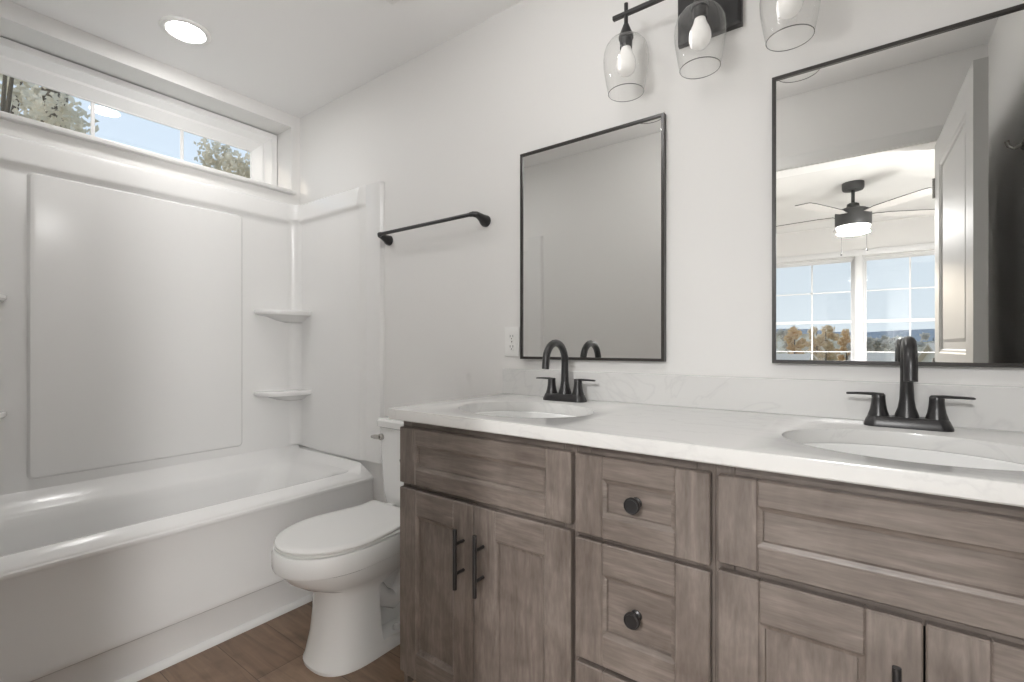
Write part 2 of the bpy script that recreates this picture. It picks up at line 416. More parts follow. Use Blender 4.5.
# ================================================================ BATHTUB
TX0, TX1 = -2.612, -1.957
tub = thing('bathtub', 'white acrylic alcove bathtub with plain apron under the high window', 'bathtub', (-2.29, -0.73, 0))
def L(o):   # world -> local offset helper
    return Vector(o.location)
def rrect(x0, x1, y0, y1, r, n=12):
    pts = []
    for cx, cy, a0 in ((x1 - r, y1 - r, 0), (x0 + r, y1 - r, 90), (x0 + r, y0 + r, 180), (x1 - r, y0 + r, 270)):
        for i in range(n + 1):
            a = math.radians(a0 + 90 * i / n); pts.append((cx + r * math.cos(a), cy + r * math.sin(a)))
    return pts
def sub_ring(pts, per=8):
    return pts
off = L(tub)
def tubring(x0, x1, y0, y1, r, zf, zb):
    out = []
    for x, y in rrect(x0, x1, y0, y1, r, 14):
        t = min(1, max(0, ((TX1 - .004) - x) / 0.05)); t = t * t * (3 - 2 * t)
        out.append(Vector((x, y, zf + (zb - zf) * t)) - off)
    return out
ZR = 0.475
def ease(seq): return seq
body = MB(M['acrylic'])
rings = [tubring(TX0 - .02, TX1 - .008, YF + .006, -.006, .012, ZR - .01, .545),
         tubring(TX0 - .004, TX1 - .010, YF + .038, -.038, .022, ZR - .001, .560),
         tubring(TX0 + .010, TX1 - .016, YF + .050, -.050, .04, ZR, .545),
         tubring(TX0 + .035, TX1 - .06, YF + .075, -.085, .05, ZR + .001, .508),
         tubring(TX0 + .058, TX1 - .100, YF + .10, -.130, .07, ZR - .001, .497),
         tubring(TX0 + .070, TX1 - .110, YF + .115, -.160, .09, ZR - .008, .478),
         tubring(TX0 + .078, TX1 - .117, YF + .13, -.185, .11, ZR - .05, .44),
         tubring(TX0 + .095, TX1 - .130, YF + .16, -.26, .13, .30, .30),
         tubring(TX0 + .115, TX1 - .150, YF + .22, -.33, .15, .17, .17),
         tubring(TX0 + .15, TX1 - .185, YF + .26, -.38, .14, .125, .125),
         tubring(TX0 + .22, TX1 - .25, YF + .34, -.46, .08, .115, .115)]
body.loft(rings, False, True)
bo = body.build('basin', tub)
ap = MB(M['acrylic'])
prof = [(-1.995, .47), (-1.982, .4752), (-1.972, .4752), (-1.966, .4735), (-1.962, .469), (-1.961, .462), (-1.963, .455), (-1.967, .447),
        (-1.963, .30), (-1.955, .165), (-1.953, .150), (-1.955, .143), (-1.962, .137), (-1.972, .10), (-1.978, .0), (-2.0, .0), (-2.0, .3)]
ap.prism([(x - off.x, z) for x, z in prof], 'y', YF + .006 - off.y, -.006 - off.y, smooth=True)
ap.build('apron', tub)
MB(M['chrome']).lathe([(0, 0), (.03, 0), (.034, .003), (.02, .006), (0, .004)], 24, (-.03, -.30, .117)).build('drain', tub)
# quarter-round at the foot of the apron
q = MB(M['trim']); q.prism([(-1.978, 0), (-1.955, 0), (-1.956, .008), (-1.962, .016), (-1.970, .021), (-1.978, .022)], 'y', YF, -.005, smooth=True)
q.build('trim_tub_foot', kind='structure')

# ================================================================ SHOWER SURROUND
ss = thing('shower_surround', 'glossy white three-wall shower surround panels above the tub', 'shower surround', (-2.62, -0.73, 0.56))
off = L(ss)
def path():
    pts = []   # (x, y, nx, ny) along the right end, corner, back, corner, left end
    R = 0.055
    x0 = XL; 
    # right end wall y=0 -> normal (0,-1)
    for x in (-2.03, -2.15, -2.30, -2.45, XL + R + .03): pts.append((x, 0, 0, -1))
    return pts
PROF = [(0, 1.92), (.030, 1.92), (.038, 1.914), (.043, 1.90), (.050, 1.835), (.051, 1.826), (.048, 1.818), (.040, 1.810), (.035, 1.80), (.034, 1.78), (.034, .550), (.0, .550)]
def surf_point(side, s, d):
    pass
def end_panel(y, sg, name):
    """panel on an end wall (wall plane y; sg=-1 if the room is towards -y)"""
    mb = MB(M['acrylic'])
    xs = [XL + .002, XL + .05, -2.40, -2.20, -2.036, -2.031, -2.002, -1.996, -1.902, -1.895, -1.886, -1.884]
    sc = [1, 1, 1, 1, 1, 'a', 'f', 'f', 'f', 'f2', 'w', 'w']
    rings = []
    for x, q in zip(xs, sc):
        ring = []
        for d, z in PROF:
            if q == 1: dd = d
            elif q == 'a': dd = d * .93
            elif q == 'f': dd = min(d, .020)
            elif q == 'f2': dd = min(d, .017)
            else: dd = min(d, .004)
            ring.append(Vector((x, y + sg * dd, z)) - off)
        rings.append(ring)
    mb.loft(rings, True, True)
    return mb.build(name, ss)
end_panel(0, -1, 'end_panel')
end_panel(YF, 1, 'end_panel')
mb = MB(M['acrylic'])
ys = [YF + .002, YF + .05, -1.2, -.9, -.6, -.3, -.05, -.002]
mb.loft([[Vector((XL + d * .9, y, z)) - off for d, z in PROF] for y in ys], True, True)
mb.build('back_panel', ss)
# raised field on the back panel
mb = MB(M['acrylic'])
def fld(i, x): return [Vector((x, y, z)) - off for x, y, z in ((x, -1.128 + i, .600 + i), (x, -.333 - i, .600 + i), (x, -.333 - i, 1.782 - i), (x, -1.128 + i, 1.782 - i))]
def fldr(i, x, r):
    return [Vector((x, a, b)) - off for a, b in rrect(-1.132 + i, -.333 - i, .598 + i, 1.800 - i, r, 6)]
xb = XL + .0306
mb.loft([fldr(0, xb - .002, .02), fldr(.003, xb + .004, .02), fldr(.010, xb + .0125, .016), fldr(.018, xb + .0135, .012)], True, True)
mb.build('raised_field', ss)
# corner coves
for (yy, sg) in ((0, -1), (YF, 1)):
    mb = MB(M['acrylic'])
    def cove(z, t, R=.06):
        pts = [Vector((XL + t, yy + sg * t, z)) - off]
        cx, cy = XL + t + R, yy + sg * (t + R)
        for i in range(9):
            a = PI / 2 * i / 8
            pts.append(Vector((cx - R * math.cos(a), cy - sg * R * math.sin(a), z)) - off)
        return pts
    mb.loft([cove(.565, .032), cove(1.79, .032), cove(1.81, .036), cove(1.83, .046), cove(1.84, .046), cove(1.905, .040), cove(1.918, .036)], True, True)
    mb.build('corner_cove', ss)
    # pilaster strip in the corner
    for z in (1.302, 0.866):
        sh = MB(M['acrylic'])
        def shr(s, z, a=.245, b=.150):
            pts = [Vector((XL + .030, yy + sg * .030, z)) - off]
            for i in range(13):
                t = PI / 2 * i / 12
                pts.append(Vector((XL + .030 + b * s * math.sin(t) ** .8, yy + sg * (.030 + a * s * math.cos(t) ** .8), z)) - off)
            return pts
        sh.loft([shr(.985, z + .010), shr(1.0, z + .006), shr(1.0, z - .006), shr(.97, z - .014), shr(.72, z - .024), shr(.50, z - .042), shr(.30, z - .052)], True, True)
        sh.build('corner_shelf', ss)

# ================================================================ TOILET
TXc = -1.54
to = thing('toilet', 'white two-piece elongated toilet between the tub and the vanity', 'toilet', (TXc, -0.36, 0))
off = L(to)
def egg(hw, yf, yb, yc, z, pf=2.0, pb=3.0, n=48):
    pts = []
    for i in range(n):
        a = 2 * PI * i / n; s, c = math.sin(a), math.cos(a)
        p = pf if c < 0 else pb
        x = hw * math.copysign(abs(s) ** (2 / p), s)
        L_ = (yc - yf) if c < 0 else (yb - yc)
        y = yc + L_ * math.copysign(abs(c) ** (2 / p), c)
        pts.append(Vector((x + TXc, y, z)) - off)
    return pts
b = MB(M['porcelain'])
YC = -.47
b.loft([egg(.133, -.588, -.10, -.42, 0.0, 2.6, 4), egg(.134, -.590, -.10, -.42, .012, 2.6, 4), egg(.129, -.582, -.11, -.42, .03, 2.6, 4),
        egg(.122, -.566, -.12, -.42, .10, 2.5, 4), egg(.118, -.558, -.12, -.42, .18, 2.4, 4), egg(.119, -.557, -.12, -.42, .245, 2.3, 4),
        egg(.126, -.572, -.12, -.43, .274, 2.2, 4), egg(.144, -.622, -.12, -.44, .298, 2.1, 3.5), egg(.162, -.662, -.12, YC, .328, 2.1, 3.2),
        egg(.170, -.682, -.12, YC, .355, 2.1, 3.2), egg(.173, -.688, -.12, YC, .364, 2.1, 3.2), egg(.181, -.700, -.115, YC, .369, 2.1, 3.2),
        egg(.184, -.704, -.11, YC, .379, 2.1, 3.2), egg(.184, -.704, -.10, YC, .424, 2.1, 3.2), egg(.181, -.700, -.10, YC, .434, 2.1, 3.2), egg(.17, -.688, -.10, YC, .436, 2.1, 3.2)])
bowl_o = b.build('bowl', to)
# the side recess behind the pedestal that shows the trapway: cut from the pedestal by a boolean-free darker inset wall
tr = MB(M['porcelain'])
# foot flange and trapway at the side
seat = MB(M['seat'])
seat.loft([egg(.172, -.690, -.205, YC, .436, 2.1, 4), egg(.177, -.695, -.205, YC, .4375, 2.1, 4), egg(.178, -.696, -.205, YC, .4435, 2.1, 4), egg(.175, -.692, -.205, YC, .4455, 2.1, 4)])
seat.build('seat', to)
def lidring(s, z, i=0.0):
    n = 56; pts = []
    # outline: egg front, shallow waist, flared hinge tab
    for k in range(n):
        t = k / n
        a = 2 * PI * t; sx, c = math.sin(a), math.cos(a)
        if c < 0:
            x = (.185 - i) * sx; y = YC + (.712 - .47 - i) * c
            y = YC - (.226 - i) * abs(c) ** .97
        else:
            u = c ** .55          # 0 at the widest point, 1 at the back
            y = YC + (.275 - i) * min(1, u * 1.12)
            w = .185 - .032 * math.sin(min(1, u * 1.12) * PI * .62) ** 2 + .018 * max(0, u * 1.12 - .72) * 3
            w = (min(w, .190) - i)
            x = w * (1 if sx > 0 else -1) if u * 1.12 < 1 else w * max(-1, min(1, sx / math.sin(math.acos((1 / 1.12) ** (1 / .55)))))
        pts.append(Vector((x + TXc, y, z)) - off)
    return pts
lid = MB(M['seat'])
lid.loft([lidring(1, .4465, .006), lidring(1, .4472, .002), lidring(1, .4530, 0), lidring(1, .4575, .003), lidring(1, .4595, .010), lidring(1, .4605, .03)])
lid.build('lid', to)
for sx in (-1, 1):
    MB(M['seat']).box(sx * .075 - .02, sx * .075 + .02, -.200 - off.y, -.168 - off.y, .4365, .455, .006).build('hinge', to)
tk = MB(M['porcelain'])
def trr(hw, y0, y1, z, r=.03): return [Vector((x, y, z)) - off for x, y in rrect(TXc - hw, TXc + hw, y0, y1, r, 6)]
tk.loft([trr(.126, -.165, -.03, .437), trr(.136, -.172, -.024, .452), trr(.144, -.178, -.022, .50), trr(.158, -.188, -.018, .764), trr(.158, -.188, -.018, .771)])
tk.build('tank', to)
tl = MB(M['porcelain'])
tl.loft([trr(.156, -.190, -.017, .772), trr(.164, -.197, -.013, .776), trr(.166, -.199, -.012, .801, .03), trr(.160, -.193, -.016, .809, .03), trr(.12, -.16, -.05, .812, .02)])
tl.build('tank_lid', to)
lv = MB(M['nickel'])
lv.lathe([(.0, 0), (.014, .0), (.014, .012), (.010, .016), (0, .016)], 20, Vector((TXc - .125, -.186, .732)) - off, '-y')
lv.tube([Vector(p) - off for p in ((TXc - .125, -.200, .732), (TXc - .155, -.204, .731), (TXc - .176, -.203, .729))], [.009, .008, .005], 10, flat=(.7, 1.2))
lv.build('flush_lever', to)
# hollow on each side of the pedestal that shows the trapway: cut into the bowl
cut = MB(M['porcelain'])
for sx in (-1, 1):
    pts = [(-.392, .252), (-.378, .046), (-.140, .046), (-.140, .345), (-.285, .305)]
    cut.loft([[Vector((TXc + sx * x, y, z)) - off for y, z in pts] for x in (.045, .30)], True, True, smooth=False)
co = cut.build('cutter', to)
md = bowl_o.modifiers.new('cut', 'BOOLEAN'); md.operation = 'DIFFERENCE'; md.solver = 'EXACT'; md.object = co
bpy.context.view_layer.update()
me = bpy.data.meshes.new_from_object(bowl_o.evaluated_get(bpy.context.evaluated_depsgraph_get()))
bowl_o.modifiers.clear(); bowl_o.data = me; bpy.data.objects.remove(co, do_unlink=True)
for p_ in me.polygons: p_.use_smooth = True
me.set_sharp_from_angle(angle=math.radians(30))
for sx in (-1, 1):
    tw = MB(M['porcelain'])
    tw.tube([Vector((TXc + sx * .050, y, z)) - off for y, z in ((-.375, .24), (-.33, .165), (-.28, .135), (-.235, .165), (-.20, .225), (-.16, .27))], [.030, .036, .038, .038, .036, .032], 14)
    tw.build('trapway', to)
    MB(M['porcelain']).lathe([(.014, 0), (.014, .010), (.010, .018), (0, .022)], 16, Vector((TXc + sx * .104, -.300, .045)) - off).build('bolt_cap', to)

# ================================================================ VANITY
YD = -0.555     # front of doors
YB = -0.534     # face frame front
ZT = 0.902      # underside of counter
def shaker(mb_parent, name, x0, x1, z0, z1, off, fr=.058, rl=None, horiz=False, pull=None, knob=None, label=None):
    """framed door or drawer front; stiles have vertical grain, rails horizontal"""
    mb = MB(M['wood_v'], M['wood_h'])
    yb = YB - .001; bv = .0025; rl = rl or fr
    T = lambda a, b, c, d, e, f, bev=bv: mb.box(a - off.x, b - off.x, c - off.y, d - off.y, e - off.z, f - off.z, bev, 1)
    mb.use(M['wood_v']); T(x0, x0 + fr, YD, yb, z0, z1); T(x1 - fr, x1, YD, yb, z0, z1)
    mb.use(M['wood_h']); T(x0 + fr - .0005, x1 - fr + .0005, YD, yb, z1 - rl, z1); T(x0 + fr - .0005, x1 - fr + .0005, YD, yb, z0, z0 + rl)
    # inner moulding: sloped step then the flat panel
    a0, a1, c0, c1 = x0 + fr, x1 - fr, z0 + rl, z1 - rl
    def rg(i, y): return [Vector(p) - off for p in ((a0 + i, y, c0 + i), (a1 - i, y, c0 + i), (a1 - i, y, c1 - i), (a0 + i, y, c1 - i))]
    mb.use(M['wood_h'] if horiz else M['wood_v'])
    mb.loft([rg(-.002, YD + .0015), rg(.003, YD + .004), rg(.008, YD + .0055), rg(.0095, YD + .011)], False, True, smooth=False)
    o = mb.build(name, mb_parent)
    if pull:
        px, za, zb = pull
        h = MB(M['black'])
        y1 = YD - .034
        h.tube([Vector((px, y1, za)) - off, Vector((px, y1, zb)) - off], .0058, 14)
        zm = (za + zb) / 2
        for dz in (-.039, .039):
            h.tube([Vector((px, YD + .002, zm + dz)) - off, Vector((px, y1, zm + dz)) - off], .0046, 10)
        h.build('pull_handle', o)
    if knob:
        kx, kz = knob
        h = MB(M['black'])
        h.lathe([(.0125, 0), (.0120, .003), (.0070, .006), (.0065, .014), (.0100, .018), (.0160, .0195), (.0172, .0215), (.0172, .0265), (.0160, .0285), (.0142, .0290), (.0132, .0278), (.006, .0274), (0, .0274)], 28, Vector((kx, YD + .0115 if True else YD, kz)) - off, '-y')
        h.build('knob', o)
    return o

CZ0 = 0.155     # bottom of doors
def carcass(parent, off, x0, x1, left_side=False):
    mb = MB(M['wood_v'], M['wood_h'], M['shadowgap'])
    T = lambda a, b, c, d, e, f, bev=.0015: mb.box(a - off.x, b - off.x, c - off.y, d - off.y, e - off.z, f - off.z, bev, 1)
    mb.use(M['wood_v'])
    T(x0, x0 + .016, YB + .002, -.004, 0.0 if False else .10, ZT - .001); T(x1 - .016, x1, YB + .002, -.004, .10, ZT - .001)
    T(x0 + .002, x0 + .016, YB + .075, -.004, 0.0, .12); T(x1 - .016, x1 - .002, YB + .075, -.004, 0.0, .12)
    # face frame
    T(x0, x0 + .034, YB, YB + .019, .13, ZT - .001); T(x1 - .034, x1, YB, YB + .019, .13, ZT - .001)
    mb.use(M['wood_h'])
    T(x0 + .034, x1 - .034, YB, YB + .019, ZT - .034, ZT - .001); T(x0 + .034, x1 - .034, YB, YB + .019, .13, .165)
    T(x0 + .034, x1 - .034, YB, YB + .019, .69, .725)
    T(x0 + .016, x1 - .016, YB + .02, -.02, .13, .146)
    mb.use(M['shadowgap'])
    T(x0 + .016, x1 - .016, YB + .072, YB + .085, 0, .13, 0)
    T(x0 + .016, x1 - .016, -.016, -.006, .14, ZT - .02, 0)
    return mb.build('carcass', parent)

def sink_base(x0, x1, label):
    t = thing('sink_cabinet', label, 'cabinet', ((x0 + x1) / 2, -.28, 0), group='vanity sink cabinets')
    off = L(t)
    carcass(t, off, x0, x1)
    dx0, dx1 = x0 + .007, x1 - .007
    shaker(t, 'false_drawer_front', dx0, dx1, .716, .880, off, fr=.068, rl=.047, horiz=True)
    xm = (dx0 + dx1) / 2
    shaker(t, 'door', dx0, xm - .0015, CZ0, .702, off, fr=.071, rl=.076, pull=(xm - .034, .486, .642))
    shaker(t, 'door', xm + .0015, dx1, CZ0, .702, off, fr=.071, rl=.076, pull=(xm + .034, .486, .642))
    return t
X0, X1, X2, X3 = -1.124, -.5285, -.2305, .372
sink_base(X0, X1, 'two-door vanity sink cabinet beside the toilet, in the darker half')
t = thing('drawer_cabinet', 'narrow three-drawer vanity cabinet with round black knobs between the sink cabinets', 'cabinet', ((X1 + X2) / 2, -.28, 0))
off = L(t); carcass(t, off, X1, X2)
xk = (X1 + X2) / 2 - .008
for z0, z1, kz, rl_ in ((.704, .880, .792, .049), (.427, .693, .557, .068), (.155, .416, .286, .068)):
    shaker(t, 'drawer', X1 + .005, X2 - .006, z0, z1, off, fr=.066, rl=rl_, horiz=True, knob=((X1 + X2) / 2 - .006, kz))
sink_base(X2, X3, 'two-door vanity sink cabinet under the right-hand sink and large mirror')
# filler to the right wall
f = MB(M['wood_v']); f.box(X3 + .0005, XR - .0005, YB, YB + .02, .10, ZT - .001, .0015, 1)
tag(f.build('filler_strip'), 'vertical stained wood filler between right sink cabinet and side wall', 'cabinet filler')

# toilet paper holder on the cabinet side
tp = thing('toilet_paper_holder', 'black toilet paper holder on the side of the vanity facing the toilet', 'paper holder', (X0, -.49, .755))
MB(M['black']).lathe([(.024, 0), (.024, .006), (.016, .010), (0, .010)], 24, (0, 0, 0), '-x').build('wall_flange', tp)
MB(M['black']).tube([(-.006, 0, 0), (-.05, 0, 0), (-.062, .006, 0), (-.066, .02, 0), (-.066, .14, 0)], [.009, .009, .010, .009, .008], 14).build('arm', tp)

# ---------------------------------------------------------------- countertop
ZK = 0.934
CX0, CX1, CYF = -1.147, XR - .001, -.572
ct = thing('vanity_countertop', 'long white quartz vanity countertop with two oval sink openings', 'countertop', (-.35, -.28, ZT))
off = L(ct)
SINKS = ((-.818, -.335), (.071, -.335)); SA, SB = .214, .165
def slab():
    mb = MB(M['quartz'])
    xs = [CX0]; n = 64
    cells = []
    z0, z1 = ZT, ZK; bv = .003
    def add_quad(pts): mb.face([Vector(p) - off for p in pts])
    for (cx, cy) in SINKS:
        x0, x1, y0, y1 = cx - .26, cx + .26, CYF + bv, -.001
        # ring between the ellipse and the rectangle
        out, inn = [], []
        for i in range(n):
            a = 2 * PI * i / n
            c, s = math.cos(a), math.sin(a)
            inn.append((cx + SA * c, cy + SB * s))
            kx = ((x1 - cx) if c > 0 else (cx - x0)) / max(abs(c), 1e-9); ky = ((y1 - cy) if s > 0 else (cy - y0)) / max(abs(s), 1e-9)
            k = min(kx, ky); out.append((cx + k * c, cy + k * s))
        corners = [(x1, y1), (x0, y1), (x0, y0), (x1, y0)]
        for cxr, cyr in corners:      # snap nearest outline vertex to the corner
            i = min(range(n), key=lambda i: (out[i][0] - cxr) ** 2 + (out[i][1] - cyr) ** 2); out[i] = (cxr, cyr)
        for z in (z1, z0):
            for i in range(n):
                j = (i + 1) % n
                oo = .0025
                ri = [(cx + (p[0] - cx) * (1 + oo / SA), cy + (p[1] - cy) * (1 + oo / SB)) for p in inn] if z == z1 else inn
                add_quad([(*ri[i], z), (*ri[j], z), (*out[j], z), (*out[i], z)])
        ri = [(cx + (p[0] - cx) * (1 + .0025 / SA), cy + (p[1] - cy) * (1 + .0025 / SB)) for p in inn]
        rm = [(cx + (p[0] - cx) * (1 + .0007 / SA), cy + (p[1] - cy) * (1 + .0007 / SB)) for p in inn]
        mb.loft([[Vector((*p, z1)) - off for p in ri], [Vector((*p, z1 - .001)) - off for p in rm], [Vector((*p, z1 - .003)) - off for p in inn], [Vector((*p, z0)) - off for p in inn]], False, False)
        cells.append((x0, x1))
    edges = [CX0 + bv, cells[0][0], cells[0][1], cells[1][0], cells[1][1], CX1 - bv]
    for a, b in ((0, 1), (2, 3), (4, 5)):
        for z in (z1, z0):
            add_quad([(edges[a], CYF + bv, z), (edges[b], CYF + bv, z), (edges[b], -.001, z), (edges[a], -.001, z)])
    # outer edge with eased arris
    def ro(i, z): return [Vector((x, y, z)) - off for x, y in ((CX0 + i, CYF + i), (CX1 - i, CYF + i), (CX1 - i, -.001), (CX0 + i, -.001))]
    mb.loft([ro(bv, z1), ro(.0008, z1 - .0008), ro(0, z1 - bv), ro(0, z0 + bv), ro(bv, z0)], False, False, smooth=False)
    bmesh.ops.remove_doubles(mb.bm, verts=mb.bm.verts, dist=.00005)
    return mb.build('worktop_slab', ct)
slab()
MB(M['quartz']).box(CX0 + .004 - off.x, CX1 - off.x, -.020 - off.y, -.001 - off.y, ZK - off.z, 1.031 - off.z, .002, 1).build('backsplash', ct)
for (cx, cy), lab in zip(SINKS, ('oval white undermount sink at the toilet end of the countertop', 'oval white undermount sink below the mirror reflecting the ceiling fan')):
    t = thing('oval_sink', lab, 'sink', (cx, cy, ZT), group='undermount sinks')
    def el(s, z, d=0): return [Vector((SA * s * math.cos(2 * PI * i / 64), SB * s * math.sin(2 * PI * i / 64) + d, z)) for i in range(64)]
    mb = MB(M['porcelain'])
    mb.loft([el(1.10, -.006), el(1.10, -.0008), el(1.0, -.0008), el(.985, -.004), el(.97, -.03), el(.92, -.08), el(.80, -.118), el(.55, -.138), el(.25, -.145), el(.10, -.147)], False, True)
    mb.build('basin', t)
    MB(M['nickel']).lathe([(0, -.150), (.014, -.146), (.022, -.1445), (.024, -.1465)], 24).build('drain', t)

# ---------------------------------------------------------------- faucets
def faucet(loc, label):
    t = thing('bathroom_faucet', label, 'faucet', loc, group='black two-handle faucets')
    b = MB(M['black'])
    def rr(hx, hy, z, r): return [Vector((x, y, z)) for x, y in rrect(-hx, hx, -hy, hy, r, 8)]
    b.loft([rr(.080, .028, 0, .024), rr(.080, .028, .005, .024), rr(.077, .026, .012, .022), rr(.073, .0235, .021, .020), rr(.070, .021, .024, .018)])
    b.build('base_plate', t)
    s = MB(M['black'])
    pts = [(0, .002, .020), (0, .002, .030), (0, .002, .045), (0, .002, .065), (0, .002, .10), (0, .002, .132)]
    rs = [.0235, .0215, .0165, .0135, .0122, .0120]
    R = .060
    for i in range(1, 15):
        a = PI * i / 14
        pts.append((0, .002 - R + R * math.cos(a), .136 + R * math.sin(a))); rs.append(.0120)
    pts += [(0, .002 - 2 * R - .001, .126), (0, .002 - 2 * R - .003, .112)]; rs += [.0118, .0118]
    s.tube(pts, rs, 20)
    s.build('spout', t)
    for sx in (-1, 1):
        h = MB(M['black'])
        x = sx * .0515
        h.lathe([(.0215, .018), (.0205, .024), (.0165, .037), (.0142, .051), (.0133, .064), (.0133, .071), (.0115, .0745), (0, .075)], 24, (x, 0, 0))
        ho = h.build('handle', t)
        l = MB(M['black'])
        l.tube([(x - sx * .010, 0, .0725), (x + sx * .010, 0, .0735), (x + sx * .038, 0, .0735), (x + sx * .059, 0, .0727), (x + sx * .062, 0, .0724)], [.0105, .0115, .0095, .0085, .006], 14, flat=(1.0, .34))
        l.build('lever', ho)
    return t
fa = faucet((-.825, -.085, ZK), 'matte black faucet at the toilet end, below the mirror reflecting blank wall')
dup(fa, (.075, -.085, ZK), 'black faucet below the mirror that reflects the ceiling fan')

# ---------------------------------------------------------------- mirrors
def mirror(x0, x1, label, z0=1.071, z1=1.848):
    t = thing('wall_mirror', label, 'mirror', ((x0 + x1) / 2, 0, z0), group='vanity wall mirrors')
    hw, h = (x1 - x0) / 2, z1 - z0
    f = MB(M['frame'])
    def rg(i, y): return [(-hw + i, y, i), (hw - i, y, i), (hw - i, y, h - i), (-hw + i, y, h - i)]
    f.loft([rg(0, -.001), rg(0, -.0215), rg(.0008, -.0225), rg(.0087, -.0225), rg(.0095, -.0215), rg(.0095, -.001)], False, False, smooth=False)
    f.build('frame', t)
    MB(M['mirror']).box(-hw + .0085, hw - .0085, -.017, -.004, .0085, h - .0085).build('mirror_glass', t)
    return t
mirror(-1.057, -.5055, 'black framed mirror above the sink nearest the toilet, reflecting blank wall')
mirror(-.2075, .344, 'black framed mirror reflecting the open door, ceiling fan and bedroom windows', 1.073, 1.856)

# ---------------------------------------------------------------- outlet
t = thing('wall_outlet', 'white duplex outlet on the wall left of the first mirror', 'outlet', (-1.108, 0, 1.137))
MB(M['plastic']).box(-.035, .035, -.006, 0, -.0575, .0575, .003).build('cover_plate', t)
for dz in (-.02, .02):
    r = MB(M['plastic']); r.loft([[Vector((x, y, z + dz)) for x, z in rrect(-.0165, .0165, -.0145, .0145, .008, 5)] for y in (-.005, -.0072)], False, True, smooth=False)
    ro = r.build('receptacle', t)
    s = MB(M['slot']); s.box(-.0075, -.0055, -.0076, -.007, dz - .003, dz + .006).box(.0055, .0075, -.0076, -.007, dz - .003, dz + .006)
    s.lathe([(.0022, 0), (.0022, .0006), (0, .0006)], 10, (0, -.007, dz - .0085), '-y')
    s.build('slots', ro)
MB(M['nickel']).lathe([(.0028, 0), (.0026, .001), (0, .0012)], 10, (0, -.006, 0), '-y').build('screw', t)

# ---------------------------------------------------------------- towel bar
t = thing('towel_bar', 'black wall-mounted towel bar above the toilet', 'towel bar', (-1.542, 0, 1.639))
hb = .301
for sx in (-1, 1):
    m = MB(M['black'])
    x = sx * hb
    m.tube([(x, -.0005, -.012), (x, -.007, -.012), (x, -.014, -.010), (x, -.028, -.005), (x - sx * .000, -.045, .0), (x - sx * .002, -.060, .003), (x - sx * .012, -.069, .004), (x - sx * .026, -.070, .004)],
           [.024, .0245, .0225, .0175, .0140, .0125, .0110, .0095], 20)
    m.build('mount_post', t)
MB(M['black']).tube([(-hb + .006, -.070, .004), (0, -.070, .004), (hb - .006, -.070, .004)], .0080, 16).build('bar', t)

# ---------------------------------------------------------------- vanity light
vl = thing('vanity_light', 'black three-light vanity fixture with clear glass shades above the mirrors', 'wall light', (-.374, 0, 2.111))
p = MB(M['black'])
def pr(i, y): return [(-.090 + i, y, -.072 + i), (.090 - i, y, -.072 + i), (.090 - i, y, .072 - i), (-.090 + i, y, .072 - i)]
p.loft([pr(0, -.0005), pr(0, -.018), pr(.002, -.020), pr(.010, -.023), pr(.014, -.023)], True, True, smooth=False)
p.build('wall_plate', vl)
MB(M['black']).box(-.0075, .0075, -.115, -.02, .020, .035, .0015, 1).build('arm', vl)
MB(M['black']).box(-.262, .262, -.1165, -.1035, .024, .037, .0015, 1).build('crossbar', vl)
for i, x in enumerate((-.219, 0, .219)):
    y = -.110
    st = MB(M['black'])
    st.tube([(x, y, .062), (x, y, -.008)], .0062, 12)
    st.lathe([(.008, -.002), (.011, -.010), (.0215, -.036), (.0225, -.040), (.0225, -.046), (0, -.046)], 24, (x, y, 0))
    st.lathe([(.0195, -.045), (.0185, -.075), (.0165, -.075)], 24, (x, y, 0))
    so = st.build('socket_stem', vl)
    sh = MB(M['shade'])
    prof = [(.024, -.0455), (.036, -.048), (.050, -.056), (.0605, -.070), (.0665, -.088), (.0685, -.108), (.0675, -.130), (.0640, -.155), (.0590, -.185), (.0535, -.212)]
    sh.lathe(prof, 48, (x, y, 0), cap=False)
    sh.use(M['shade_rim']); sh.lathe([(.0535, -.2115), (.0542, -.2128), (.0530, -.2140), (.0523, -.2128), (.0535, -.2115)], 48, (x, y, 0), cap=False)
    sh.build('glass_shade', vl)
    bb = MB(M['bulb']); bb.lathe([(.0, -.070), (.0145, -.070), (.0155, -.078), (.019, -.090), (.0255, -.104), (.0295, -.118), (.0300, -.130), (.0265, -.144), (.018, -.154), (.009, -.158), (0, -.159)], 28, (x, y, 0))
    bb.build('bulb', vl)

# ---------------------------------------------------------------- robe hook on the right wall (seen in the mirror)
t = thing('robe_hook', 'small nickel robe hook on the right wall seen in the large mirror', 'hook', (XR, -.86, 1.80))
MB(M['nickel']).lathe([(.018, 0), (.018, .004), (.012, .008), (0, .008)], 20, (0, 0, 0), '-x').build('back_plate', t)
MB(M['nickel']).tube([(-.006, 0, 0), (-.025, 0, -.006), (-.038, 0, .004), (-.042, 0, .022)], [.006, .006, .0055, .0065], 10).build('prong', t)

